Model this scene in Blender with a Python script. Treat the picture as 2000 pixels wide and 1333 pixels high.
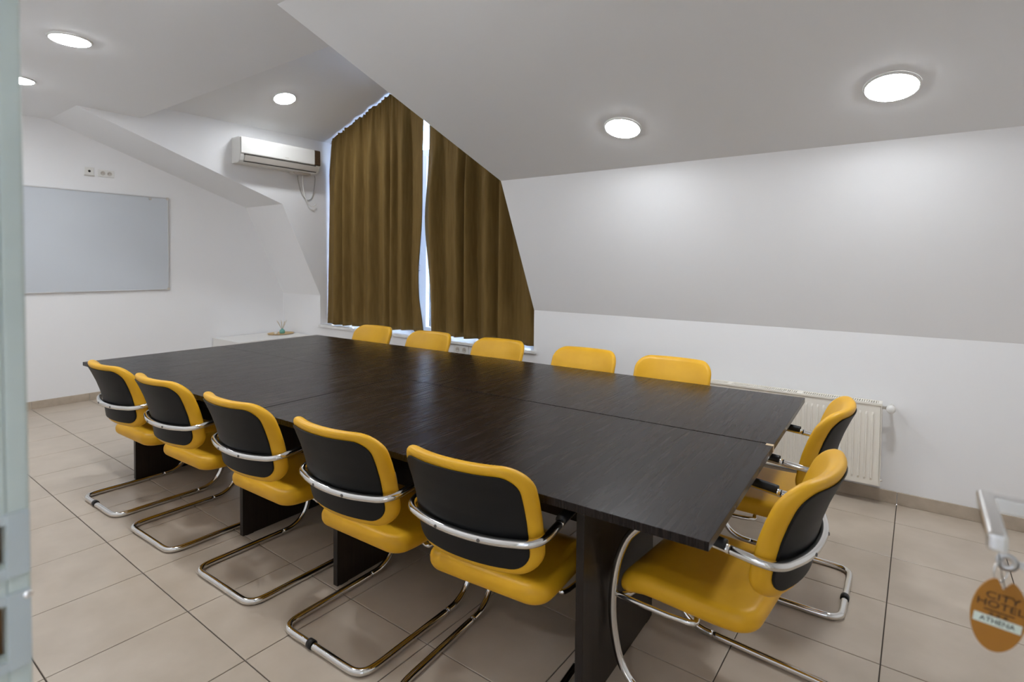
import bpy, bmesh, math, random
from mathutils import Vector, Matrix
random.seed(7)
S = bpy.context.scene
COL = S.collection
for o in list(bpy.data.objects): bpy.data.objects.remove(o)

# ------------------------------------------------------------------ camera
H = 1.47
FPX, CY, YAW, PITCH, ROLL = 1071.83, 551.17, 0.6397, -0.03215, -0.00924
def cam_axes():
    c, s = math.cos(YAW), math.sin(YAW); cp, sp = math.cos(PITCH), math.sin(PITCH); cr, sr = math.cos(ROLL), math.sin(ROLL)
    R = Vector((c, s, 0)); F0 = Vector((-s, c, 0)); Z = Vector((0, 0, 1))
    F = cp*F0 + sp*Z; U = -sp*F0 + cp*Z
    return cr*R - sr*U, sr*R + cr*U, F
_r, _u, _f = cam_axes()
cd = bpy.data.cameras.new('camera'); cam = bpy.data.objects.new('camera', cd); COL.objects.link(cam)
cam.matrix_world = Matrix(((_r.x, _u.x, -_f.x, 0), (_r.y, _u.y, -_f.y, 0), (_r.z, _u.z, -_f.z, H), (0, 0, 0, 1)))
cd.sensor_fit = 'HORIZONTAL'; cd.sensor_width = 36
cd.lens = FPX/2000*36; cd.shift_y = -(666.5-CY)/2000
cd.clip_start = 0.02; cd.clip_end = 200
cd.dof.use_dof = True; cd.dof.focus_distance = 2.7; cd.dof.aperture_fstop = 3.4
S.camera = cam

# ------------------------------------------------------------------ world, exposure
w = bpy.data.worlds.new('sky'); S.world = w; w.use_nodes = True
nt = w.node_tree; nt.nodes.clear()
wo = nt.nodes.new('ShaderNodeOutputWorld'); wb = nt.nodes.new('ShaderNodeBackground'); ws = nt.nodes.new('ShaderNodeTexSky')
ws.sky_type = 'NISHITA'; ws.sun_disc = False; ws.sun_elevation = math.radians(40); ws.sun_rotation = math.radians(200)
wb.inputs['Strength'].default_value = 3.2
nt.links.new(ws.outputs[0], wb.inputs[0]); nt.links.new(wb.outputs[0], wo.inputs[0])
sl = bpy.data.lights.new('sun', 'SUN'); sl.energy = 30.0; sl.angle = .01; sl.color = (1.0, .97, .93)
so = bpy.data.objects.new('sun', sl); COL.objects.link(so); so.rotation_euler = (math.radians(-38), 0, math.radians(-20))
S.view_settings.view_transform = 'Standard'; S.view_settings.look = 'None'
S.view_settings.gamma = 1.0; S.view_settings.use_curve_mapping = False
S.view_settings.exposure = 0.0
LAMP = 139.0          # emission strength of the ceiling lamps
S.cycles.use_denoising = True
S.cycles.max_bounces = 11; S.cycles.diffuse_bounces = 10; S.cycles.glossy_bounces = 4; S.cycles.transparent_max_bounces = 8

# ------------------------------------------------------------------ materials
MATS = {}
def mat(name, col=(.8, .8, .8), rough=.5, metal=0., spec=.5, emit=None, estr=0., trans=0., ior=1.45, bump=0., bscale=60., sheen=0., coat=0.):
    if name in MATS: return MATS[name]
    m = bpy.data.materials.new(name); m.use_nodes = True
    b = m.node_tree.nodes['Principled BSDF']
    b.inputs['Base Color'].default_value = (*col, 1); b.inputs['Roughness'].default_value = rough
    b.inputs['Metallic'].default_value = metal; b.inputs['Specular IOR Level'].default_value = spec
    b.inputs['IOR'].default_value = ior; b.inputs['Transmission Weight'].default_value = trans
    b.inputs['Sheen Weight'].default_value = sheen; b.inputs['Coat Weight'].default_value = coat
    if emit:
        b.inputs['Emission Color'].default_value = (*emit, 1); b.inputs['Emission Strength'].default_value = estr
    if bump:
        n = m.node_tree.nodes; t = n.new('ShaderNodeTexNoise'); g = n.new('ShaderNodeNewGeometry'); bp = n.new('ShaderNodeBump')
        t.inputs['Scale'].default_value = bscale; t.inputs['Detail'].default_value = 4
        bp.inputs['Strength'].default_value = bump; bp.inputs['Distance'].default_value = .002
        m.node_tree.links.new(g.outputs['Position'], t.inputs['Vector']); m.node_tree.links.new(t.outputs['Fac'], bp.inputs['Height'])
        m.node_tree.links.new(bp.outputs['Normal'], b.inputs['Normal'])
    MATS[name] = m
    return m
def vary(m, c1, c2, scale, detail=5, world=True, stretch=(1, 1, 1), lo=.35, hi=.65, rough=None, bump=0):
    n = m.node_tree.nodes; l = m.node_tree.links; b = n['Principled BSDF']
    t = n.new('ShaderNodeTexNoise'); t.inputs['Scale'].default_value = scale; t.inputs['Detail'].default_value = detail
    mp = n.new('ShaderNodeMapping'); mp.inputs['Scale'].default_value = stretch
    if world: g = n.new('ShaderNodeNewGeometry'); l.new(g.outputs['Position'], mp.inputs['Vector'])
    else: g = n.new('ShaderNodeTexCoord'); l.new(g.outputs['Object'], mp.inputs['Vector'])
    l.new(mp.outputs[0], t.inputs['Vector'])
    r = n.new('ShaderNodeValToRGB'); r.color_ramp.elements[0].position = lo; r.color_ramp.elements[1].position = hi
    r.color_ramp.elements[0].color = (*c1, 1); r.color_ramp.elements[1].color = (*c2, 1)
    l.new(t.outputs['Fac'], r.inputs['Fac']); l.new(r.outputs['Color'], b.inputs['Base Color'])
    if rough:
        q = n.new('ShaderNodeMapRange'); q.inputs['To Min'].default_value = rough[0]; q.inputs['To Max'].default_value = rough[1]
        l.new(t.outputs['Fac'], q.inputs['Value']); l.new(q.outputs[0], b.inputs['Roughness'])
    if bump:
        bp = n.new('ShaderNodeBump'); bp.inputs['Strength'].default_value = bump; bp.inputs['Distance'].default_value = .001
        l.new(t.outputs['Fac'], bp.inputs['Height']); l.new(bp.outputs['Normal'], b.inputs['Normal'])
    return m
WALL = mat('wall_paint', (.87, .87, .88), .55, spec=.3, bump=.05, bscale=180)
CEIL = mat('ceiling_paint', (.83, .835, .845), .7, spec=.2)
GROUT = mat('grout', (.075, .06, .048), .9)
TILE = vary(mat('tile', rough=.3), (.47, .395, .315), (.55, .47, .385), 5.5, 8, lo=.3, hi=.7, rough=(.24, .38))
BASE = vary(mat('base_tile', rough=.35), (.42, .35, .275), (.52, .44, .35), 14, 8, lo=.3, hi=.7)
WOOD = vary(mat('espresso_wood', rough=.3, spec=.26), (.0065, .0040, .0032), (.0165, .0098, .0075), 4.5, 7, world=False, stretch=(16, .55, 1), lo=.28, hi=.78, rough=(.22, .32), bump=.05)
WOODV = vary(mat('espresso_wood_upright', rough=.35, spec=.4), (.010, .007, .0055), (.026, .018, .014), 3.0, 9, world=False, stretch=(1, 26, 1.1), lo=.3, hi=.75)
CHIP = mat('chipboard', (.55, .42, .28), .9)
YEL = vary(mat('yellow_leather', rough=.42, spec=.4), (.66, .345, .012), (.74, .400, .018), 5, 3, world=False, rough=(.36, .5))
BLK = mat('black_shell', (.006, .006, .0065), .5, spec=.3, bump=.1, bscale=400)
RUB = mat('black_rubber', (.012, .012, .013), .5)
CHR = mat('chrome', (.78, .77, .75), .12, 1.0)
STEEL = mat('brushed_steel', (.62, .62, .62), .3, 1.0)
CURT = vary(mat('olive_curtain', rough=.8, spec=.2), (.150, .092, .026), (.185, .116, .036), 40, 3, stretch=(1, 1, .1))
PLAST = mat('white_plastic', (.78, .77, .74), .35)
PLASTG = mat('warm_grey_plastic', (.60, .56, .51), .4)
BRN = vary(mat('brown_strip', rough=.3), (.05, .030, .018), (.10, .062, .036), 60, 4)
DARK = mat('dark_slot', (.02, .018, .016), .8)
RADM = mat('radiator_enamel', (.86, .82, .74), .35)
BOARD = mat('whiteboard_face', (.60, .635, .68), .24, spec=.5)
ALU = mat('aluminium', (.72, .72, .72), .35, .9)
CABW = mat('cabinet_white', (.80, .79, .77), .4)
PVC = mat('window_pvc', (.82, .82, .83), .35)
GLASS = mat('window_glass', (1, 1, 1), .0, trans=1.0, ior=1.45)
SILL = vary(mat('sill_stone', rough=.25), (.72, .71, .69), (.82, .81, .80), 12, 6)
JAMB = vary(mat('door_frame_paint', rough=.35), (.42, .475, .445), (.47, .525, .49), 8, 4)
DOORM = mat('door_leaf_white', (.70, .70, .68), .4)
LED = mat('led_diffuser', (.9, .9, .9), .5, emit=(.925, .965, 1.0), estr=LAMP)
BEZ = mat('lamp_bezel', (.78, .78, .77), .4)
TAGM = mat('tag_orange', (.36, .150, .014), .4)
TAGW = mat('tag_strip', (.66, .74, .66), .5)
INK = mat('tag_ink', (.035, .022, .012), .6)
BAMB = mat('bamboo', (.60, .42, .20), .5)
TEAL = mat('teal_glass', (.16, .42, .36), .15)
REED = mat('reed', (.52, .40, .24), .8)
CABLE = mat('grey_cable', (.42, .41, .40), .6)
STRIKE = mat('strike_plate_zinc', (.46, .51, .52), .4, .35)
SCREW = mat('dark_screw', (.16, .15, .14), .45, .6)
LINING_BOUNCE = mat('bounce_lining', (.30, .30, .31), .85)  # layer added behind the curtains to bounce neutral light onto the sash
POCKET = mat('pocket_wood', (.13, .060, .018), .8)

# ------------------------------------------------------------------ mesh helpers
def link(name, me, m, parent=None, smooth=False):
    o = bpy.data.objects.new(name, me); COL.objects.link(o)
    if m is not None and not me.materials: me.materials.append(m)
    if parent is not None: o.parent = parent
    if smooth:
        for p in me.polygons: p.use_smooth = True
    return o
def pydata(name, v, f, m=None):
    me = bpy.data.meshes.new(name); me.from_pydata([tuple(p) for p in v], [], f); me.update()
    if m is not None: me.materials.append(m)
    return me
def obj(name, v, f, m, parent=None, smooth=False):
    return link(name, pydata(name, v, f, m), m, parent, smooth)
def fix(bm): bmesh.ops.recalc_face_normals(bm, faces=bm.faces)
def bmobj(name, bm, m, parent=None, smooth=False):
    fix(bm); me = bpy.data.meshes.new(name); bm.to_mesh(me); bm.free(); me.materials.append(m)
    return link(name, me, m, parent, smooth)
def addbox(bm, x0, x1, y0, y1, z0, z1, bev=0., seg=2):
    b2 = bmesh.new()
    bmesh.ops.create_cube(b2, size=1)
    for v in b2.verts:
        v.co = Vector((x0+(v.co.x+.5)*(x1-x0), y0+(v.co.y+.5)*(y1-y0), z0+(v.co.z+.5)*(z1-z0)))
    if bev: bmesh.ops.bevel(b2, geom=b2.edges[:]+b2.verts[:], offset=bev, segments=seg, affect='EDGES', profile=.5)
    tmp = bpy.data.meshes.new('t'); b2.to_mesh(tmp); b2.free(); bm.from_mesh(tmp); bpy.data.meshes.remove(tmp)
def box(name, x0, x1, y0, y1, z0, z1, m, parent=None, bev=0., seg=2):
    bm = bmesh.new(); addbox(bm, x0, x1, y0, y1, z0, z1, bev, seg); return bmobj(name, bm, m, parent)
def smooth_path(pts, n=6, closed=False):
    P = [Vector(p) for p in pts]; out = []
    N = len(P)
    for i in range(N if closed else N-1):
        if closed: a, b, c, d = P[(i-1) % N], P[i], P[(i+1) % N], P[(i+2) % N]
        else: a, b, c, d = P[max(i-1, 0)], P[i], P[i+1], P[min(i+2, N-1)]
        for k in range(n):
            t = k/n
            out.append(.5*((2*b)+(c-a)*t+(2*a-5*b+4*c-d)*t*t+(3*b-3*c+d-a)*t**3))
    if not closed: out.append(P[-1])
    return out
def tube_data(path, r, sides=12, closed=False, flat=1.0):
    P = [Vector(p) for p in path]; N = len(P); V = []; F = []
    up = Vector((0, 0, 1)); prev = None
    for i, p in enumerate(P):
        if closed: t = P[(i+1) % N]-P[(i-1) % N]
        else: t = P[min(i+1, N-1)]-P[max(i-1, 0)]
        t.normalize()
        if prev is None:
            n = up.cross(t)
            if n.length < .1: n = Vector((1, 0, 0)).cross(t)
        else: n = prev - t*prev.dot(t)
        n.normalize(); prev = n; b = t.cross(n)
        for k in range(sides):
            a = 2*math.pi*k/sides
            V.append(p+n*math.cos(a)*r+b*math.sin(a)*r*flat)
    R = N if closed else N-1
    for i in range(R):
        j = (i+1) % N
        for k in range(sides):
            q = (k+1) % sides
            F.append((i*sides+k, i*sides+q, j*sides+q, j*sides+k))
    if not closed:
        F.append(tuple(range(sides-1, -1, -1))); F.append(tuple((N-1)*sides+k for k in range(sides)))
    return V, F
def tube(name, path, r, m, parent=None, sides=12, closed=False, flat=1.0):
    V, F = tube_data(path, r, sides, closed, flat)
    o = obj(name, V, F, m, parent, True)
    return o
def lathe(name, prof, m, parent=None, seg=32, axis='z', loc=(0, 0, 0)):
    V = []; F = []; n = len(prof)
    for i in range(seg):
        a = 2*math.pi*i/seg
        for (r, h) in prof:
            p = (r*math.cos(a), r*math.sin(a), h)
            if axis == 'x': p = (p[2], p[0], p[1])
            if axis == 'y': p = (p[1], p[2], p[0])
            V.append(p)
    for i in range(seg):
        j = (i+1) % seg
        for k in range(n-1): F.append((i*n+k, j*n+k, j*n+k+1, i*n+k+1))
    bm = bmesh.new(); me = pydata('t', V, F); bm.from_mesh(me); bpy.data.meshes.remove(me)
    bmesh.ops.remove_doubles(bm, verts=bm.verts, dist=1e-6)
    o = bmobj(name, bm, m, parent, True); o.location = loc
    return o
def rrect(wd, hg, r, n=8):
    pts = []
    for cx, cy, a0 in ((wd/2-r, hg/2-r, 0), (-wd/2+r, hg/2-r, 90), (-wd/2+r, -hg/2+r, 180), (wd/2-r, -hg/2+r, 270)):
        for k in range(n+1):
            a = math.radians(a0+90*k/n); pts.append((cx+r*math.cos(a), cy+r*math.sin(a)))
    out = []                                                # extra points along the straight sides
    for k, p in enumerate(pts):
        out.append(p)
        if k % (n+1) == n:
            q = pts[(k+1) % len(pts)]
            for t in range(1, 10): out.append((p[0]+(q[0]-p[0])*t/10, p[1]+(q[1]-p[1])*t/10))
    return out
def cushion(name, wd, hg, r, th, fn, m, parent=None, bulge=0., er=None, n=9):
    """closed rounded pad; outline in (a,b), normal offset c, mapped through fn(a,b,c)"""
    er = er or th/2
    rings = []
    def ring(inset, c, sc=1.0):
        o = rrect(wd-2*inset, hg-2*inset, max(r-inset, .006), n); return [(a*sc, b*sc, c) for a, b in o]
    front = th/2; back = -th/2
    for sc in (.03, .12, .25, .38, .5, .61, .71, .80, .88, .95): rings.append(ring(er, front+bulge*(1-sc**3), sc))
    K = 7
    for k in range(K+1):
        a = math.pi/2*k/K; rings.append(ring(er*(1-math.sin(a)), front-er+er*math.cos(a)))
    for k in range(1 if th > 2*er+1e-6 else 1, K+1):
        a = math.pi/2*k/K; rings.append(ring(er*(1-math.cos(a)), back+er-er*math.sin(a)))
    for sc in (.95, .88, .80, .71, .61, .5, .38, .25, .12, .03): rings.append(ring(er, back, sc))
    N = len(rings[0]); V = [fn(*p) for R in rings for p in R]; F = []
    for i in range(len(rings)-1):
        for k in range(N):
            q = (k+1) % N; F.append((i*N+k, i*N+q, (i+1)*N+q, (i+1)*N+k))
    F.append(tuple(range(N))); F.append(tuple((len(rings)-1)*N+k for k in range(N-1, -1, -1)))
    bm = bmesh.new(); me = pydata('t', V, F); bm.from_mesh(me); bpy.data.meshes.remove(me)
    bmesh.ops.remove_doubles(bm, verts=bm.verts, dist=1e-6)
    return bmobj(name, bm, m, parent, True)
def empty(name, loc=(0, 0, 0), rz=0.):
    o = bpy.data.objects.new(name, None); COL.objects.link(o); o.location = loc; o.rotation_euler = (0, 0, rz); o.empty_display_size = .1
    return o
def tag(o, label=None, cat=None, group=None, kind=None):
    if label: o['label'] = label
    if cat: o['category'] = cat
    if group: o['group'] = group
    if kind: o['kind'] = kind
    return o
def copy_tree(o, parent=None):
    c = o.copy(); COL.objects.link(c); c.parent = parent
    for ch in o.children: copy_tree(ch, c)
    return c
def text_obj(name, s, size, m, parent=None, ext=.0003):
    cu = bpy.data.curves.new('t', 'FONT'); cu.body = s; cu.size = size; cu.extrude = ext; cu.align_x = 'CENTER'; cu.align_y = 'CENTER'
    t = bpy.data.objects.new('t', cu); COL.objects.link(t)
    bpy.context.view_layer.update()
    dg = bpy.context.evaluated_depsgraph_get()
    me = bpy.data.meshes.new_from_object(t.evaluated_get(dg)); bpy.data.objects.remove(t); bpy.data.curves.remove(cu)
    me.materials.clear(); me.materials.append(m)
    return link(name, me, m, parent)
def struct(name, v, f, m, label, cat):
    return tag(obj(name, v, f, m), label, cat, kind='structure')

# ------------------------------------------------------------------ room dimensions
XL, XR, YF, YW = -6.97, 1.30, 0.146, 4.14          # left, right, front (door) and back (knee) wall
ZK, YS, ZS_ = 1.053, 3.628, 2.164                   # knee height; upper fold of the steep slope
YC, HC = 1.649, 2.862                               # where the low slope meets the flat ceiling
XC, XD, Y0 = -6.12, -2.825, 2.159                   # dormer cheeks, front edge of the dormer pocket
YWIN, ZE, GS = 4.42, 3.00, .34                      # window plane, dormer eave height, gable pitch
XM = (XC+XD)/2; ZRG = ZE+GS*(XD-XC)/2
ZSILL = .655

# floor: grout slab with separate tiles
fl = tag(box('floor', XL-.05, XR+.05, -.05, YWIN, -.08, -.004, GROUT), 'beige square tiled floor of the meeting room', 'floor', kind='structure')
TS, TX, TY, GAP = .46984, -3.36991, 1.00698, .0022
def tile_mesh(x0, x1, y0, y1):
    bm = bmesh.new(); c = .0016
    lo = [bm.verts.new((x, y, -.004)) for x, y in ((x0, y0), (x1, y0), (x1, y1), (x0, y1))]
    md = [bm.verts.new((x, y, -c*.7)) for x, y in ((x0, y0), (x1, y0), (x1, y1), (x0, y1))]
    hi = [bm.verts.new((x, y, 0)) for x, y in ((x0+c, y0+c), (x1-c, y0+c), (x1-c, y1-c), (x0+c, y1-c))]
    bm.faces.new(hi)
    for A, B in ((lo, md), (md, hi)):
        for k in range(4): bm.faces.new((A[k], A[(k+1) % 4], B[(k+1) % 4], B[k]))
    me = bpy.data.meshes.new('tile'); bm.to_mesh(me); bm.free(); me.materials.append(TILE); return me
FULL = tile_mesh(GAP, TS-GAP, GAP, TS-GAP)
for i in range(-9, 12):
    for j in range(-3, 9):
        x, y = TX+i*TS, TY+j*TS
        a, b, c, d = max(x, XL), min(x+TS, XR), max(y, YF-.15), min(y+TS, YW)
        if b-a < .01 or d-c < .01: continue
        full = b-a > TS-1e-4 and d-c > TS-1e-4
        t = link('tile', FULL if full else tile_mesh(a-x+GAP, b-x-GAP, c-y+GAP, d-y-GAP), TILE, fl); t.location = (x, y, 0)

# walls
struct('wall_left', [(XL, YF, 0), (XL, YW, 0), (XL, YW, ZK), (XL, YS, ZS_), (XL, YC, HC), (XL, YF, HC)], [(0, 1, 2, 3, 4, 5)], WALL, 'white side wall carrying the whiteboard', 'wall')
struct('wall_right', [(XR, YF, 0), (XR, YW, 0), (XR, YW, ZK), (XR, YS, ZS_), (XR, YC, HC), (XR, YF, HC)], [(5, 4, 3, 2, 1, 0)], WALL, 'white side wall behind the open door', 'wall')
V = [(XL, YW, 0), (XR, YW, 0), (XR, YW, ZK), (XD, YW, ZK), (XD, YW, ZSILL), (XC, YW, ZSILL), (XC, YW, ZK), (XL, YW, ZK)]
struct('wall_back', V, [tuple(range(7, -1, -1))], WALL, 'low white knee wall behind radiator and window sill', 'wall')
bm = bmesh.new()
addbox(bm, XL, -.745, -.03, YF, 0, HC); addbox(bm, .215, XR, -.03, YF, 0, HC); addbox(bm, -.745, .215, -.03, YF, 2.12, HC)
tag(bmobj('wall_front', bm, WALL), 'white wall with the doorway the camera stands in', 'wall', kind='structure')
# ceiling surfaces
struct('ceiling', [(XL, YF, HC), (XR, YF, HC), (XR, YC, HC), (XD, YC, HC), (XD, Y0, HC), (XC, Y0, HC), (XC, YC, HC), (XL, YC, HC)], [(0, 7, 6, 5, 4, 3, 2, 1)], CEIL, 'flat white ceiling above the whiteboard end', 'ceiling')
for nm, a, b, lb in (('ceiling_slope', XD, XR, 'large sloping white ceiling with two lamps above radiator'), ('ceiling_slope_narrow', XL, XC, 'narrow sloping white ceiling strip beside air conditioner')):
    struct(nm, [(a, YC, HC), (b, YC, HC), (b, YS, ZS_), (a, YS, ZS_)], [(0, 3, 2, 1)], CEIL, lb, 'ceiling')
for nm, a, b, lb in (('wall_mansard', XD, XR, 'steep sloping white wall above the radiator'), ('wall_mansard_narrow', XL, XC, 'steep sloping white wall strip above low white cabinet')):
    struct(nm, [(a, YS, ZS_), (b, YS, ZS_), (b, YW, ZK), (a, YW, ZK)], [(0, 3, 2, 1)], WALL, lb, 'wall')
for nm, x, lb in (('wall_dormer_left', XC, 'white dormer side wall carrying the air conditioner'), ('wall_dormer_right', XD, 'white dormer side wall right of the curtains')):
    struct(nm, [(x, YC, HC), (x, YS, ZS_), (x, YW, ZK), (x, YW, ZSILL), (x, YWIN, ZSILL), (x, YWIN, ZE), (x, Y0, ZE), (x, Y0, HC)], [tuple(range(8))], WALL, lb, 'wall')
struct('ceiling_dormer', [(XC, Y0, ZE), (XM, Y0, ZRG), (XD, Y0, ZE), (XC, YWIN, ZE), (XM, YWIN, ZRG), (XD, YWIN, ZE)], [(0, 3, 4, 1), (1, 4, 5, 2)], CEIL, 'pitched dormer ceiling above the olive curtains', 'ceiling')
struct('wall_dormer_front', [(XC, Y0, HC), (XD, Y0, HC), (XD, Y0, ZE), (XM, Y0, ZRG), (XC, Y0, ZE)], [(0, 1, 2, 3, 4)], CEIL, 'upright face above the flat ceiling edge in the dormer', 'wall')
# baseboards made of tile pieces
def baseboard(name, label, along_x, fixed, a0, a1, off):
    r = empty(name, (0, 0, 0)); tag(r, label, 'baseboard', kind='structure')
    k = math.floor((a0-off)/TS)
    while off+k*TS < a1:
        p, q = max(off+k*TS, a0)+.0015, min(off+(k+1)*TS, a1)-.0015
        if q-p > .01:
            if along_x: box('base_piece', p, q, fixed-.011, fixed-.0005, .0005, .078, BASE, r, .0012, 1)
            else: box('base_piece', fixed+.0005, fixed+.011, p, q, .0005, .078, BASE, r, .0012, 1)
        k += 1
baseboard('baseboard_back', 'beige tile skirting under the radiator wall', True, YW, XL+.012, XR, TX)
baseboard('baseboard_left', 'beige tile skirting under the whiteboard wall', False, XL, YF, YW, TY)
# corridor behind the camera
CW = [(-1.5, -1.7), (1.5, -1.7), (1.5, -.03), (-1.5, -.03)]
struct('wall_corridor', [(x, y, z) for z in (0, 2.6) for x, y in CW], [(0, 1, 5, 4), (1, 2, 6, 5), (3, 0, 4, 7)], WALL, 'white corridor walls outside the doorway', 'wall')
struct('ceiling_corridor', [(x, y, 2.6) for x, y in CW], [(0, 3, 2, 1)], CEIL, 'white corridor ceiling outside the doorway', 'ceiling')
struct('floor_corridor', [(x, y, -.003) for x, y in CW], [(0, 1, 2, 3)], BASE, 'beige corridor floor outside the doorway', 'floor')

struct('ground', [(-60, 4.8, -5), (60, 4.8, -5), (60, 90, -5), (-60, 90, -5)], [(0, 1, 2, 3)], mat('cool_bounce_ground', (.33, .44, .64), .9), 'ground added outside the window, tinted blue to bounce cool daylight', 'ground')  # unseen plane; its blue tint stands in for cool daylight on the dormer ceiling
# ------------------------------------------------------------------ window, sill
wn = empty('window_1', (XM, YWIN, ZSILL)); tag(wn, 'white framed gable window behind the olive curtains', 'window', kind='structure')
LX, RX = XC+.16, XD-.16; MX = -4.53
def gz(x, d=0.): return ZE+GS*((XD-XC)/2-abs(x-XM))-d
# wall around the opening
zl = gz(LX, .16); zb = ZSILL+.03
Vw = [(XC, ZSILL), (XD, ZSILL), (XD, ZE), (XM, ZRG), (XC, ZE), (LX, zb), (RX, zb), (RX, gz(RX, .16)), (XM, gz(XM, .16)), (LX, zl)]
struct('wall_gable', [(x, YWIN, z) for x, z in Vw], [(0, 1, 6, 5), (1, 2, 7, 6), (2, 3, 8, 7), (3, 4, 9, 8), (4, 0, 5, 9)], WALL, 'white gable wall around the window behind the curtains', 'wall')
def bar(name, p, q, wd, dp, m, parent, y=YWIN+.03):
    p = Vector((p[0], y, p[1])); q = Vector((q[0], y, q[1])); t = (q-p).normalized(); n = Vector((0, 1, 0)).cross(t)
    V = []
    for e in (p, q):
        for s1, s2 in ((-1, -1), (1, -1), (1, 1), (-1, 1)): V.append(e+n*s1*wd/2+Vector((0, s2*dp/2, 0))-Vector((XM, YWIN, ZSILL)))
    return obj(name, V, [(0, 1, 2, 3), (7, 6, 5, 4), (0, 4, 5, 1), (1, 5, 6, 2), (2, 6, 7, 3), (3, 7, 4, 0)], m, parent)
ZT = 2.72
for p, q in (((LX, zb+.03), (RX, zb+.03)), ((LX+.03, zb), (LX+.03, zl)), ((RX-.03, zb), (RX-.03, zl)), ((LX, zl-.03), (XM, gz(XM, .19))), ((XM, gz(XM, .19)), (RX, zl-.03)), ((LX, ZT), (RX, ZT))):
    bar('frame_bar', p, q, .07, .07, PVC, wn)
xs = [LX+.06, (LX+MX)/2, -4.60, (MX+RX)/2, RX-.06]
for x in (xs[1], xs[3]): bar('mullion', (x, zb), (x, gz(x, .2)), .07, .06, PVC, wn)
bar('sash_stile', (-4.60, zb), (-4.60, ZT), .18, .06, PVC, wn)
for k in range(4):
    a, b = xs[k]+.05, xs[k+1]-.05
    pb = bar('pane', (a, (zb+ZT)/2+.02), (b, (zb+ZT)/2+.02), ZT-zb-.09, .006, GLASS, wn)
    c0, c1 = gz(a, .24), gz(b, .24); yy = YWIN+.03
    Vp = [(a, yy-.003, ZT+.03), (b, yy-.003, ZT+.03), (b, yy-.003, c1), (a, yy-.003, c0), (a, yy+.003, ZT+.03), (b, yy+.003, ZT+.03), (b, yy+.003, c1), (a, yy+.003, c0)]
    if c0 > ZT+.05 or c1 > ZT+.05:
        obj('pane', [Vector(p)-Vector((XM, YWIN, ZSILL)) for p in Vp], [(0, 1, 2, 3), (7, 6, 5, 4), (0, 4, 5, 1), (1, 5, 6, 2), (2, 6, 7, 3), (3, 7, 4, 0)], GLASS, wn)
hb = bmesh.new(); addbox(hb, -.015, .015, -.03, 0, -.035, .035, .004); addbox(hb, -.012, .012, -.05, -.028, -.12, .012, .006)
h = bmobj('handle', hb, PVC, wn); h.location = (-4.62-XM, 0, 1.42-ZSILL)
tag(box('window_sill', XC+.002, XD+.03, YW-.035, YWIN-.001, ZSILL+.0005, ZSILL+.028, SILL, None, .004), 'white stone window sill under the olive curtains', 'window sill')

# ------------------------------------------------------------------ ceiling lamps
def lamp(loc, nrm, label, r=.105):
    root = empty('ceiling_light', loc); root.rotation_euler = Vector(nrm).to_track_quat('Z', 'Y').to_euler()
    tag(root, label, 'ceiling light', 'round ceiling lights')
    lathe('bezel', [(r+.001, .0), (r+.012, 0.0), (r+.011, .006), (r+.004, .010), (r+.001, .009)], BEZ, root, 48)
    lathe('diffuser', [(0.0, .017), (r*.55, .0165), (r*.85, .0145), (r*.96, .012), (r*.995, .009), (r, .001), (0, .001)], LED, root, 48)
kl = (HC-ZS_)/(YC-YS)
for x, lb in ((-1.51, 'round lamp on the sloping ceiling nearer the curtains'), (-.133, 'round lamp on the sloping ceiling above the radiator valve')):
    y = 3.168; lamp((x, y, ZS_+kl*(y-YS)), (0, kl, -1), lb)
for x, lb in ((-5.62, 'round lamp on the flat ceiling above the whiteboard'), (-4.335, 'round lamp on the flat ceiling in the upper corner near the door frame'), (-3.03, 'round lamp on the flat ceiling above near chairs, third from whiteboard'), (-1.73, 'round lamp on the flat ceiling above near chairs, fourth from whiteboard')):
    lamp((x, 1.14, HC), (0, 0, -1), lb)
lamp((-5.481, 3.28, ZE+GS*(-5.481-XC)), (GS, 0, -1), 'round lamp on the pitched dormer ceiling near the air conditioner')
lamp((-.3, -.9, 2.6), (0, 0, -1), 'unseen round lamp added on the corridor ceiling outside the doorway')  # unseen lamp, added to light the doorway from behind the camera

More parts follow.
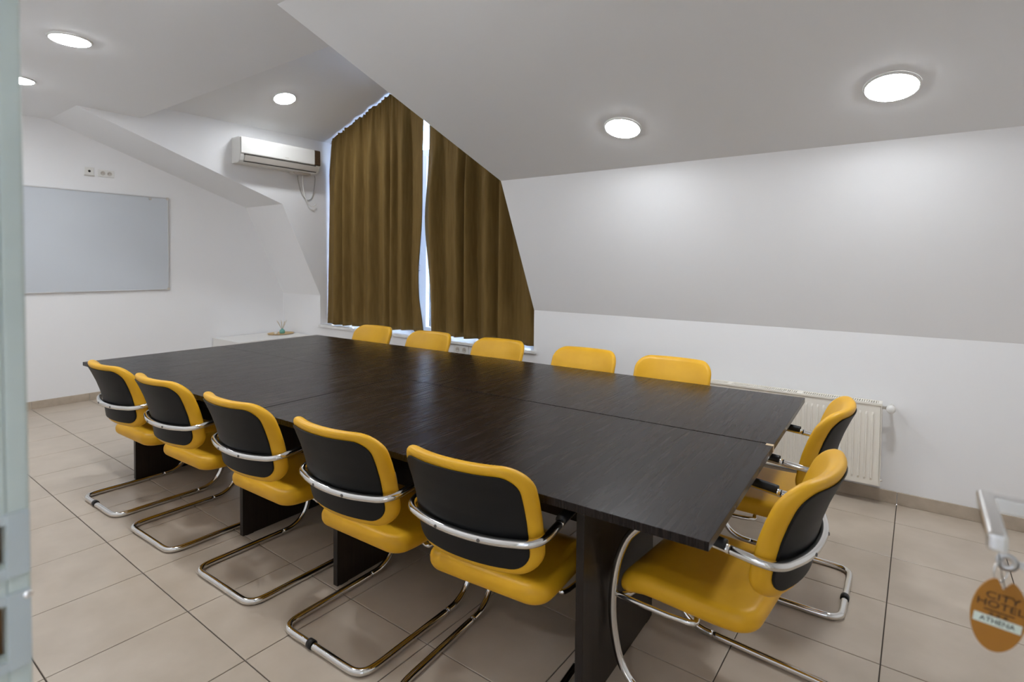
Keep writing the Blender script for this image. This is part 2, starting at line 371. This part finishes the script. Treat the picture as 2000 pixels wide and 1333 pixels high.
# ------------------------------------------------------------------ tables
TA = .03508
def tpt(u, v): return (-4.74371+u*math.cos(TA)-v*math.sin(TA), 1.2894+u*math.sin(TA)+v*math.cos(TA))
TL, TW, ZTOP, TTH = 4.3225, 1.93, .75, .0255
SPL, SPW = 2.163, .962
LEGS = {(0, 0): (.534, 1.854), (1, 0): (2.639-SPL, 3.876-SPL), (0, 1): (.247, 1.735), (1, 1): (.324, 1.689)}
labels = {(0, 0): 'dark brown table at the whiteboard end, on the near side', (1, 0): 'dark brown table at the radiator end, closest to the door',
          (0, 1): 'dark brown table beside the low white cabinet, on the window side', (1, 1): 'dark brown table in front of the radiator, on the window side'}
for i in (0, 1):
    for j in (0, 1):
        u0, u1 = (0, SPL-.001) if i == 0 else (SPL+.001, TL)
        v0, v1 = (0, SPW-.0015) if j == 0 else (SPW+.0015, TW)
        dz = {(0, 0): 0, (1, 0): -.001, (0, 1): -.0008, (1, 1): .0004}[(i, j)]
        x, y = tpt(u0, v0); t = empty('conference_table', (x, y, 0), TA); tag(t, labels[(i, j)], 'table', 'dark conference tables pushed together')
        L, W = u1-u0, v1-v0
        box('tabletop', 0, L, 0, W, ZTOP-TTH+dz, ZTOP+dz, WOOD, t, .0012, 1)
        for lx in LEGS[(i, j)]:
            if j == 0: a, b = .11, .745
            else: a, b = W-.745, W-.11
            lg = box('leg_panel', 0, .028, a, b, .002, ZTOP-TTH-.001+dz, WOODV, t, .001, 1); lg.location.x = lx
            box('leg_foot', lx, lx+.028, a+.02, a+.06, 0, .0025, RUB, t); box('leg_foot', lx, lx+.028, b-.06, b-.02, 0, .0025, RUB, t)
        a, b = LEGS[(i, j)]
        box('modesty_panel', a+.0285, b-.0005, (.52 if j == 0 else W-.538), (.538 if j == 0 else W-.52), .42, ZTOP-TTH-.001+dz, WOODV, t)
        if i == 1 and j == 0:   # bare chipboard where the edge band broke off
            tag(box('chipped_corner', L-.028, L+.0012, W-.022, W+.001, ZTOP-TTH-.002, ZTOP+.0006, CHIP, t, .001, 1), 'bare chipboard corner where the edging broke off')

# ------------------------------------------------------------------ chairs
def interp(tab, z):
    for (z0, y0), (z1, y1) in zip(tab, tab[1:]):
        if z <= z1:
            t = (z-z0)/(z1-z0); t = max(t, -.5); return y0+(y1-y0)*t
    (z0, y0), (z1, y1) = tab[-2:]; return y1+(y1-y0)/(z1-z0)*(z-z1)
RB = [(.44, .098), (.50, .094), (.56, .087), (.62, .077), (.68, .063), (.74, .043), (.80, .018), (.87, -.016)]
BW, BZ0, BZ1, BT = .502, .486, .864, .052
def back_map(a, b, c):
    z = (BZ0+BZ1)/2+b; k = 1.0
    return (a, interp(RB, z)+BT/2+c+.066*(abs(a)/(BW/2))**2.2, z)
def shell_map(a, b, c):
    x, y, z = back_map(a, b, 0); return (x, y-BT/2-.0035+c, z)
SW, SY0, SY1 = .495, .168, .64
def seat_map(a, b, c):
    y = (SY0+SY1)/2+b; t = (y-SY0)/(SY1-SY0)
    z = .395+c-.010*math.sin(math.pi*min(max(t, 0), 1))*(1-(a/(SW/2))**2)
    if t > .72: z -= .045*((t-.72)/.28)**2
    if t < .25: z += .010*((.25-t)/.25)
    return (a, y, z)
def make_chair(glide):
    root = empty('cantilever_chair')
    R = .0142
    zf = .0145
    half = [(0, .0145, zf), (.09, .0145, zf), (.160, .0145, zf), (.200, .020, zf), (.226, .043, zf), (.235, .088, zf), (.235, .2, zf), (.235, .36, zf), (.235, .465, zf)]
    run = [(-x, y, z) for x, y, z in half[::-1]] + half[1:]
    base = tube('floor_runner', smooth_path(run, 5), R, CHR, root)
    for s in (1, -1):
        leg = [(.235, .465, zf), (.235, .522, .019), (.236, .574, .045), (.238, .612, .098), (.242, .634, .18), (.247, .642, .27), (.253, .635, .37), (.258, .614, .47), (.263, .578, .553), (.266, .535, .606)]
        tube('leg', [(p.x*s, p.y, p.z) for p in smooth_path(leg, 4)], R, CHR, root)
        arm = [(.266, .535, .606), (.2675, .495, .631), (.2685, .445, .643), (.2685, .38, .643), (.2685, .31, .638), (.2685, .24, .632)]
        tube('armrest', [(p.x*s, p.y, p.z) for p in smooth_path(arm, 4)], R, CHR, root)
        pad = [(.2685*s, .510, .640), (.2685*s, .465, .6485), (.2685*s, .42, .6525), (.2685*s, .37, .6515), (.2685*s, .30, .6465), (.2685*s, .25, .642)]
        tube('arm_pad', smooth_path(pad, 4), .0175, RUB, root, 12)
    hb = [(.2685, .24, .632), (.2685, .195, .628), (.2665, .160, .624), (.256, .128, .6205), (.230, .103, .617), (.190, .087, .615), (.13, .070, .613), (.065, .060, .612), (0, .0572, .6115)]
    hb = hb + [(-x, y, z) for x, y, z in hb[-2::-1]]
    band = tube('back_band', smooth_path(hb, 5), R, CHR, root)
    for x in (-.085, .085): lathe('screw', [(0, -.0165), (.0045, -.0165), (.006, -.015), (.0062, -.011)], SCREW, band, 12, 'y', (x, .0625, .612))
    bk = cushion('backrest', BW, BZ1-BZ0, .085, BT, back_map, YEL, root, bulge=.006, er=.025)
    tag(bk, 'yellow upholstered backrest')
    tag(cushion('back_shell', BW-.056, BZ1-BZ0-.056, .060, .008, shell_map, BLK, bk, er=.0035, n=7), 'matt black rear panel')
    cushion('seat', SW, SY1-SY0, .075, .074, seat_map, YEL, root, bulge=.005, er=.034)
    for y in (.36, .58):
        tube('seat_support', smooth_path([(-.249, .632, .335), (-.238, y+.02, .338), (-.17, y, .343), (.17, y, .343), (.238, y+.02, .338), (.249, .632, .335)], 4), .0095, CHR, root, 8)
    if glide: lathe('glide', [(.0142, -.013), (.0175, -.013), (.0175, .013), (.0142, .013)], RUB, root, 16, 'x', (-.05, .0145, .0176))
    return root
protoA, protoB = make_chair(True), make_chair(False)
used = {0: False, 1: False}
def chair(x, y, rz, label, glide, group):
    p = protoA if glide else protoB
    c = p if not used[glide] else copy_tree(p)
    used[glide] = True
    c.location = (x, y, 0); c.rotation_euler = (0, 0, rz)
    for k in ('label', 'category', 'group'):
        if k in c: del c[k]
    tag(c, label, 'chair', group)
GC = 'yellow and black chairs around the table'
def near_y(x): return 1.2894+(x+4.74371)*math.tan(TA)-.215
for x, rz, lb, g in ((-3.872, .03, 'yellow chair on the near side, first in the row by the whiteboard', 1), (-3.208, .035, 'yellow chair on the near side, second from the whiteboard end', 0),
                     (-2.478, .03, 'yellow chair on the near side, middle of the five black backs', 0), (-1.772, .035, 'yellow chair on the near side, fourth from the whiteboard end', 1),
                     (-1.160, .085, 'yellow chair on the near side, nearest of the row to the camera', 0)):
    chair(x, near_y(x)+(.03 if x > -1.3 else 0), rz, lb, g, GC)
for x, lb in ((-4.195, 'yellow chair on the window side, first from the low white cabinet'), (-3.46, 'yellow chair on the window side, second from the low cabinet'),
              (-2.7, 'yellow chair on the window side, in front of the curtain edge'), (-1.93, 'yellow chair on the window side, against bare wall left of the radiator'),
              (-1.285, 'yellow chair on the window side, in front of the radiator')):
    chair(x, 3.249+.0252*(x+4.852)+.245, math.pi+.03, lb, 0, GC)
chair(-.172, 1.92, math.pi/2-.07, 'yellow chair at the table end, closest to the door', 0, GC)
chair(-.215, 2.83, math.pi/2+.01, 'yellow chair at the table end, close to the radiator', 1, GC)

# ------------------------------------------------------------------ curtains
def curtain(name, label, xa, xb, nf, seed, edge_l, edge_r, bottom, ztop):
    NX, NZ = 260, 40
    rnd = random.Random(seed); tb = [rnd.uniform(.55, 1.25) for _ in range(60)]; pj = [rnd.uniform(-.35, .35) for _ in range(60)]
    V = []; F = []
    for j in range(NZ+1):
        t = j/NZ                                            # 0 at the top
        for i in range(NX+1):
            s = i/NX
            x = xa+(xb-xa)*s+edge_l(t)*(1-s)**7+edge_r(t)*s**7
            zt = ztop(x); zb_ = bottom(s); z = zt+(zb_-zt)*t
            p = s*nf; k = int(p); q = p-k; w_ = q*q*(3-2*q)
            a = tb[k]*(1-w_)+tb[k+1]*w_; d = pj[k]*(1-w_)+pj[k+1]*w_
            ph = 2*math.pi*(p+d)
            soft = min(1, .25+t*2.4)
            f = (.050*math.sin(ph)+.012*math.sin(2*ph+.8))*a*soft + .012*math.sin(ph*.37+seed+t*1.2)*t
            f += (.006*math.sin(2*math.pi*p*3.7)+.004*math.sin(2*math.pi*p*6.1))*max(0, 1-t*5)      # gathered heading tape
            x += .010*math.cos(ph)*a*soft
            V.append((x, 4.222+f, z))
    for j in range(NZ):
        for i in range(NX):
            a = j*(NX+1)+i; F.append((a, a+1, a+NX+2, a+NX+1))
    o = obj(name, V, F, CURT, None, True)
    md = o.modifiers.new('thick', 'SOLIDIFY'); md.thickness = .0025
    tag(o, label, 'curtain', 'olive brown window curtains')
    ln = obj('lining', [(x, y+.006, z-.006 if k < NX+1 else (z+.006 if k >= NZ*(NX+1) else z)) for k, (x, y, z) in enumerate(V)], F, LINING_BOUNCE, o, True)
    tag(ln, 'grey lining added on the window side to bounce light')
    return o
def top_l(x): return gz(x, .022+.008*math.sin(x*95))
curtain('curtain', 'olive brown curtain beside the air conditioner, gathered under the pitched ceiling', XC+.055, -4.33, 8, 3,
        lambda t: -.05*t+.06*max(0, 1-t*6), lambda t: -.055*math.exp(-((t-.78)/.16)**2)+.04*max(0, t-.88)*8, lambda s: .690+.030*s+.006*math.sin(s*25), top_l)
curtain('curtain', 'olive brown curtain hanging next to the knee wall, on the radiator side', -4.275, XD-.028, 6.5, 5,
        lambda t: -.10*math.exp(-((t-.45)/.25)**2), lambda t: 0, lambda s: .715-.012*s+.006*math.sin(s*22), lambda x: min(2.985, top_l(x)))
rail = obj('curtain_rail', *[[p for p in q] for q in (lambda: (
    [(x, y, gz(x, d)) for x in (XC+.01, XM, XD-.01) for y, d in ((4.285, .002), (4.315, .002), (4.315, .018), (4.285, .018))],
    [(0, 1, 5, 4), (1, 2, 6, 5), (2, 3, 7, 6), (3, 0, 4, 7), (4, 5, 9, 8), (5, 6, 10, 9), (6, 7, 11, 10), (7, 4, 8, 11), (0, 3, 2, 1), (8, 9, 10, 11)]))()], PVC)
tag(rail, 'white curtain rail along the pitched dormer ceiling', 'curtain rail')

# ------------------------------------------------------------------ air conditioner
ac = empty('air_conditioner', (XC, 3.525, 2.70)); tag(ac, 'white split air conditioner with brown display end, above the cabinet', 'air conditioner')
A0, A1, D = -.495, .485, .20
prof = [(.001, .135), (.15, .135), (.185, .122), (.195, .10), (.197, -.03), (.19, -.075), (.165, -.125), (.13, -.145), (.001, -.145)]
def extr(name, prof, y0, y1, m, parent, bev=.004):
    n = len(prof); V = [(x, y0, z) for x, z in prof]+[(x, y1, z) for x, z in prof]
    F = [tuple(range(n)), tuple(range(2*n-1, n-1, -1))]+[(k, n+k, n+(k+1) % n, (k+1) % n) for k in range(n)]
    bm = bmesh.new(); me = pydata('t', V, F); bm.from_mesh(me); bpy.data.meshes.remove(me); fix(bm)
    if bev: bmesh.ops.bevel(bm, geom=bm.edges[:], offset=bev, segments=2, affect='EDGES')
    return bmobj(name, bm, m, parent)
extr('body', prof, A0, A1, PLAST, ac)
extr('front_panel', [(.190, .132), (.204, .122), (.206, .10), (.206, -.045), (.196, -.052), (.19, -.05)], A0+.004, A1-.080, PLAST, ac, .002)
extr('display_strip', [(.190, .132), (.203, .122), (.205, .10), (.205, -.045), (.196, -.052), (.19, -.05)], A1-.078, A1-.003, BRN, ac, .001)
lv = extr('louver', [(.197, -.066), (.201, -.064), (.174, -.124), (.168, -.124)], A0+.05, A1-.03, PLASTG, ac, .0008)
box('louver_gap', .17, .1985, A0+.04, A1-.06, -.064, -.054, DARK, ac)
box('outlet_gap', .13, .171, A0+.05, A1-.04, -.1325, -.126, DARK, ac)
box('logo', .206, .2068, .02, .065, -.026, -.019, PLASTG, ac)
box('drain_bar', .02, .10, A1-.30, A1-.07, -.165, -.146, PLASTG, ac, .003)
cb = tube('power_cable', smooth_path([(XC+.012, 3.82, 2.528), (XC+.018, 3.825, 2.46), (XC+.012, 3.87, 2.32), (XC+.01, 3.94, 2.245), (XC+.01, 4.01, 2.27), (XC+.01, 4.045, 2.38), (XC+.012, 4.06, 2.50), (XC+.02, 4.05, 2.55)], 6), .0045, CABLE, None, 8)
tag(cb, 'thin grey power cable looped under the air conditioner', 'cable')
cb = tube('drain_hose', smooth_path([(XC+.06, 3.86, 2.53), (XC+.045, 3.88, 2.36), (XC+.035, 3.93, 2.22), (XC+.03, 4.00, 2.165), (XC+.03, 4.06, 2.20)], 6), .0055, PLAST, None, 8)
tag(cb, 'pale hose hanging behind the grey cable under the air conditioner', 'hose')

# ------------------------------------------------------------------ whiteboard, sockets on the left wall
wbd = empty('whiteboard', (XL, 1.92, 1.667)); tag(wbd, 'pale whiteboard in a thin aluminium frame', 'whiteboard')
hw, hh = .80, .528
box('board_face', .004, .016, -hw+.008, hw-.008, -hh+.008, hh-.008, BOARD, wbd)
for (a, b, c, d) in ((-hw, hw, hh-.012, hh), (-hw, hw, -hh, -hh+.012), (-hw, -hw+.012, -hh+.012, hh-.012), (hw-.012, hw, -hh+.012, hh-.012)):
    box('frame_rail', .001, .022, a, b, c, d, ALU, wbd, .002)
for (y, z) in ((hw-.012, hh-.012), (hw-.012, -hh+.012), (-hw+.012, hh-.012), (-hw+.012, -hh+.012)):
    box('corner_cap', .001, .026, y-.014, y+.014, z-.014, z+.014, PLASTG, wbd, .004)
for y in (hw-.19,): lathe('magnet', [(0, .030), (.010, .030), (.012, .027), (.012, .0165), (0, .0165)], PLASTG, wbd, 16, 'x', (0, y, hh-.03))
sk = empty('tv_socket', (XL, 1.975, 2.40)); tag(sk, 'single white wall socket with dark hole, above the whiteboard', 'socket')
box('plate', .001, .011, -.040, .040, -.040, .040, PLAST, sk, .003); lathe('hole', [(0, .0118), (.011, .0118), (.013, .0105), (.013, .009)], DARK, sk, 16, 'x')
box('trim_strip', .001, .012, -.045, .045, -.05, -.042, PLASTG, sk)
sk = empty('power_outlet', (XL, 2.122, 2.393)); tag(sk, 'double wall power outlet above the whiteboard', 'outlet')
box('plate', .001, .011, -.072, .072, -.038, .038, PLAST, sk, .003)
for y in (-.030, .030):
    lathe('cup', [(.022, .0112), (.022, .013), (.019, .013), (.018, .0115), (0, .0113)], PLASTG, sk, 20, 'x', (0, y, 0))
    box('pin_hole', .0114, .0122, y-.010, y-.006, -.003, .003, DARK, sk); box('pin_hole', .0114, .0122, y+.006, y+.010, -.003, .003, DARK, sk)
sk = empty('power_outlet', (-3.71, YW, .60)); tag(sk, 'double wall power outlet just under the window sill', 'outlet')
box('plate', -.10, .10, -.011, -.001, -.042, .042, PLAST, sk, .003)
for x in (-.045, .045):
    lathe('cup', [(.026, -.0112), (.026, -.0135), (.022, -.0135), (.021, -.0118), (0, -.0116)], PLASTG, sk, 20, 'y', (x, 0, 0))
    for q in (-.009, .009): box('pin_hole', x+q-.003, x+q+.003, -.0125, -.0117, -.003, .003, DARK, sk)

# ------------------------------------------------------------------ low cabinet and diffuser
cx0, cx1, cy0, cy1, cz = XL+.014, -6.31, 3.20, 4.115, .533
cb = empty('low_cabinet', ((cx0+cx1)/2, (cy0+cy1)/2, 0)); tag(cb, 'low white cabinet in the corner under the narrow slope', 'cabinet')
ox, oy = (cx0+cx1)/2, (cy0+cy1)/2
box('carcass', cx0-ox, cx1-.02-ox, cy0-oy, cy1-oy, .05, cz-.019, CABW, cb, .001, 1)
box('plinth', cx0-ox+.01, cx1-.05-ox, cy0-oy+.01, cy1-oy-.01, 0, .05, CABW, cb)
box('top', cx0-ox, cx1-ox+.004, cy0-oy-.004, cy1-oy, cz-.0185, cz, CABW, cb, .0015, 1)
for k in range(2):
    a = cy0-oy+k*(cy1-cy0)/2
    d = box('door', cx1-.0195-ox, cx1-.002-ox, a+.002, a+(cy1-cy0)/2-.002, .055, cz-.022, CABW, cb, .001, 1)
    box('handle', cx1-.002-ox, cx1+.018-ox, a+(cy1-cy0)/4-.05, a+(cy1-cy0)/4+.05, cz-.10, cz-.09, STEEL, d, .002)
tr = lathe('tray', [(0, .001), (.10, .001), (.128, .006), (.135, .014), (.131, .0145), (.124, .009), (.10, .006), (0, .006)], BAMB, None, 40, 'z', (-6.68, 3.93, cz+.0002))
tr.scale = (1, 1.25, 1); tag(tr, 'oval bamboo tray on the low white cabinet', 'tray')
df = empty('reed_diffuser', (-6.68, 3.95, cz+.0065)); tag(df, 'small teal reed diffuser bottle on the bamboo tray', 'diffuser')
lathe('bottle', [(0, 0), (.028, 0), (.033, .006), (.034, .032), (.028, .046), (.013, .054), (.012, .066), (.010, .066), (.009, .05), (0, .05)], TEAL, df, 24)
for k in range(7):
    a = k*2*math.pi/7+.3; e = .035+.02*(k % 3)
    tube('reed', [(.004*math.cos(a), .004*math.sin(a), .052), (e*math.cos(a), e*math.sin(a), .155+.015*(k % 2))], .0022, REED, df, 6)
bt = lathe('candle_glass', [(0, 0), (.022, 0), (.024, .03), (.0225, .03), (.020, .004), (0, .004)], PLAST, None, 20, 'z', (-6.66, 3.85, cz+.0065)); tag(bt, 'tiny white candle cup beside the diffuser on the tray', 'candle')

# ------------------------------------------------------------------ radiator
RX0, RX1, RZ0, RZ1 = -1.52, -.167, .128, .640
rd = empty('radiator', ((RX0+RX1)/2, YW-.09, 0)); tag(rd, 'cream ribbed panel radiator on the knee wall', 'radiator')
rx = (RX0+RX1)/2
def ribbed(name, y, face):
    n = int(round((RX1-RX0-.06)/.0333)); V = []; F = []
    xs_ = []; p = (RX1-RX0-.06)/n
    for k in range(n):
        b = -(RX1-RX0)/2+.03+k*p
        for f, d in ((0, 0), (.30, 0), (.40, -.007), (.60, -.007), (.70, 0)): xs_.append((b+f*p, d))
    xs_ = [(-(RX1-RX0)/2+.006, 0)]+xs_+[((RX1-RX0)/2-.006, 0)]
    zs_ = [(RZ0, 0), (RZ0+.028, 0), (RZ0+.045, 1), (RZ1-.075, 1), (RZ1-.058, 0), (RZ1-.012, 0)]
    m = len(zs_)
    for x, d in xs_:
        for z, s in zs_: V.append((x, y-d*s*face, z))
    for i in range(len(xs_)-1):
        for j in range(m-1): F.append((i*m+j, (i+1)*m+j, (i+1)*m+j+1, i*m+j+1))
    o = obj(name, V, F, RADM, rd); md = o.modifiers.new('t', 'SOLIDIFY'); md.thickness = .003
    return o
ribbed('front_plate', -.03, -1); ribbed('rear_plate', .045, -1)
hwid = (RX1-RX0)/2
for s in (-1, 1): box('side_cover', s*hwid-.004 if s > 0 else -hwid, s*hwid if s > 0 else -hwid+.004, -.036, .052, RZ0+.004, RZ1, RADM, rd, .0015, 1)
box('top_rim', -hwid+.004, hwid-.004, -.037, -.029, RZ1-.014, RZ1, RADM, rd, .001, 1); box('top_rim', -hwid+.004, hwid-.004, .046, .052, RZ1-.014, RZ1, RADM, rd, .001, 1)
for k in range(4): 
    x = -hwid+.004+k*(2*hwid-.008)/3; box('grille_bridge', x-(.0 if k == 0 else .014), x+(.0 if k == 3 else .014), -.029, .046, RZ1-.006, RZ1-.001, RADM, rd)
ns = 108; bm = bmesh.new()
for k in range(ns):
    x = -hwid+.012+k*(2*hwid-.024)/(ns-1); addbox(bm, x-.0026, x+.0026, -.029, .046, RZ1-.010, RZ1-.003)
tag(bmobj('top_grille', bm, RADM, rd), kind='stuff')
box('convector', -hwid+.01, hwid-.01, -.02, .04, RZ0+.03, RZ1-.03, DARK, rd)
vl = empty('radiator_valve', (RX1, YW-.085, RZ1-.03)); tag(vl, 'white thermostatic valve head at the end of the radiator', 'valve')
lathe('union', [(.009, 0.0005), (.009, .018), (.012, .018), (.012, .03), (.009, .03), (.009, .04), (0, .04)], CHR, vl, 16, 'x')
lathe('body', [(.0, -.012), (.012, -.012), (.012, .014), (0, .014)], CHR, vl, 16, 'z', (.045, 0, 0))
lathe('head', [(0, .056), (.014, .056), (.021, .050), (.0235, .035), (.0235, .012), (.021, .002), (.016, 0), (0, 0)], PLAST, vl, 28, 'y', (.045, 0, 0)).rotation_euler = (0, 0, math.pi)
lathe('wall_pipe', [(.008, 0), (.008, .08), (.014, .08), (.014, .085)], PLAST, vl, 16, 'y', (.045, .0, .0))
lathe('vent_screw', [(0, .012), (.005, .012), (.006, .002), (.006, 0)], CHR, rd, 12, 'x', (hwid, 0, RZ0+.03))

# ------------------------------------------------------------------ door frame, door, handle, key
JX, JY = -.70, YF+.001
tf = empty('trim_1', (JX, YF, 0)); tag(tf, 'pale grey-green door frame post with lock openings', 'door frame', kind='structure')
holes = ((1.172, 1.215), (1.080, 1.136))
bm = bmesh.new()
addbox(bm, -.044, 0, -.19, -.060, .001, 2.16); addbox(bm, -.044, 0, -.0185, 0.0, .001, 2.16, .003, 3)
zz = [.001, holes[1][0], holes[1][1], holes[0][0], holes[0][1], 2.16]
for k in (0, 2, 4): addbox(bm, -.044, 0, -.060, -.0185, zz[k], zz[k+1])
bmobj('post', bm, JAMB, tf)
for a, b in holes: box('lock_pocket', -.0435, -.018, -.060, -.0186, a, b, POCKET, tf)
for n_, (a, b) in enumerate(holes):
    p = .010
    bm = bmesh.new()
    addbox(bm, .0001, .0026, -.0185, -.0008, a-p, b+p, .0006, 1); addbox(bm, .0001, .0016, -.075, -.060, a-p, b+p)
    addbox(bm, .0001, .0016, -.060, -.0185, b, b+p); addbox(bm, .0001, .0016, -.060, -.0185, a-p, a)
    bmobj('strike_plate', bm, STRIKE, tf)
    if n_ == 1: lathe('plate_screw', [(0, .0045), (.002, .0043), (.0036, .003), (.004, .0017)], CHR, tf, 14, 'x', (0, -.0035, b+.004))
t2 = tag(box('trim_2', .172, .215, -.04, YF, .001, 2.16, JAMB), 'pale grey-green door frame post on the hinge side', 'door frame', kind='structure')
t3 = tag(box('trim_3', -.70, .172, -.04, YF, 2.12, 2.16, JAMB), 'pale grey-green door frame head', 'door frame', kind='structure')
dr = empty('door_1', (.170, YF+.005, 0)); tag(dr, 'open white door leaf at the right of the doorway', 'door', kind='structure')
dx0, dx1, dw = -.042, 0.0, .835
box('leaf', dx0, dx1, .0, dw, .008, 2.105, DOORM, dr, .002)
HY, HZ = .772, 1.172        # handle position along the leaf
es = empty('door_handle', (-.042, HY, HZ)); es.parent = dr; tag(es, 'chrome lever door handle above the key tag')
box('back_plate', -.0035, -.0002, -.022, .022, -.16, .06, STEEL, es, .001, 1)
box('neck', -.058, -.003, -.0095, .0095, -.0095, .0095, CHR, es, .003)
box('lever', -.062, -.044, -.138, .0115, -.0105, .0105, CHR, es, .004, 3)
KZ = HZ-.073
box('key_cylinder', -.008, -.003, -.009, .009, -.073-.018, -.073+.010, STEEL, es, .002)
ky = empty('key_with_tag', (.120, YF+.005+HY, KZ)); tag(ky, 'key in the lock with an orange oval room tag', 'key')
box('key_blade', -.012, -.0005, -.0012, .0012, -.004, .004, STEEL, ky)
lathe('key_bow', [(.0045, -.0012), (.0115, -.0012), (.0115, .0012), (.0045, .0012), (.0045, -.0012)], STEEL, ky, 24, 'y', (-.0225, 0, 0))
ring_c = (-.0285, -.004, -.012)
rg = [(ring_c[0]+.0135*math.cos(2*math.pi*k/20)*.55, ring_c[1]+.0135*math.cos(2*math.pi*k/20)*.6, ring_c[2]+.0135*math.sin(2*math.pi*k/20)) for k in range(20)]
tube('key_ring', rg, .0011, CHR, ky, 8, True)
tube('wire', smooth_path([(-.036, -.01, .068), (-.033, -.008, .03), (-.029, -.006, -.006), (-.024, -.006, -.032)], 5), .0006, DARK, ky, 6)
# oval tag, facing the room side of the doorway (towards the camera), hanging slightly skewed
tg_loc = Vector((-.030, -.010, -.0655))
tw, th_ = .054, .097
N = 48
o2 = [(tw/2*math.cos(2*math.pi*k/N), th_/2*math.sin(2*math.pi*k/N)) for k in range(N)]
o2 = [(x, y-(.016*math.exp(-(x/.0045)**2) if y > 0 else 0)) for x, y in o2]      # notch where the ring passes
Vt = [(x, y, -.0015) for x, y in o2]+[(x, y, .0015) for x, y in o2]+[(0, -.004, -.0015), (0, -.004, .0015)]
Ft = [(k, (k+1) % N, N+(k+1) % N, N+k) for k in range(N)]+[(2*N, (k+1) % N, k) for k in range(N)]+[(2*N+1, N+k, N+(k+1) % N) for k in range(N)]
tgo = obj('tag', Vt, Ft, TAGM, ky); tag(tgo, 'orange oval tag with dark lettering')
def on_tag(o, x, y): o.location = (x, y, .0018); return o
on_tag(text_obj('lettering', 'CITY', .0125, INK, tgo), .001, .0225).scale = (1.25, 1, 1)
on_tag(text_obj('lettering', 'HOTEL', .0125, INK, tgo), .0, .0115).scale = (1.2, 1, 1)
on_tag(box('small_print', -.015, .015, -.0007, .0007, 0, .0003, INK, tgo), 0, .0035)
for k in (-1, 0, 1): on_tag(text_obj('star', '*', .012, INK, tgo), k*.007, -.0035)
st = on_tag(box('name_strip', -.0235, .0235, -.0058, .0058, 0, .0004, TAGW, tgo), 0, -.0095)
on_tag(text_obj('lettering', 'ATHENA', .0088, INK, tgo), 0, -.0095).location.z = .0026
# local x to world X, local y up, local z towards the camera side (-Y), rolled a little
tgo.matrix_local = Matrix.Translation(tg_loc) @ Matrix.Rotation(math.radians(6), 4, 'Z') @ Matrix.Rotation(math.pi/2, 4, 'X') @ Matrix.Rotation(math.radians(-7), 4, 'Z')
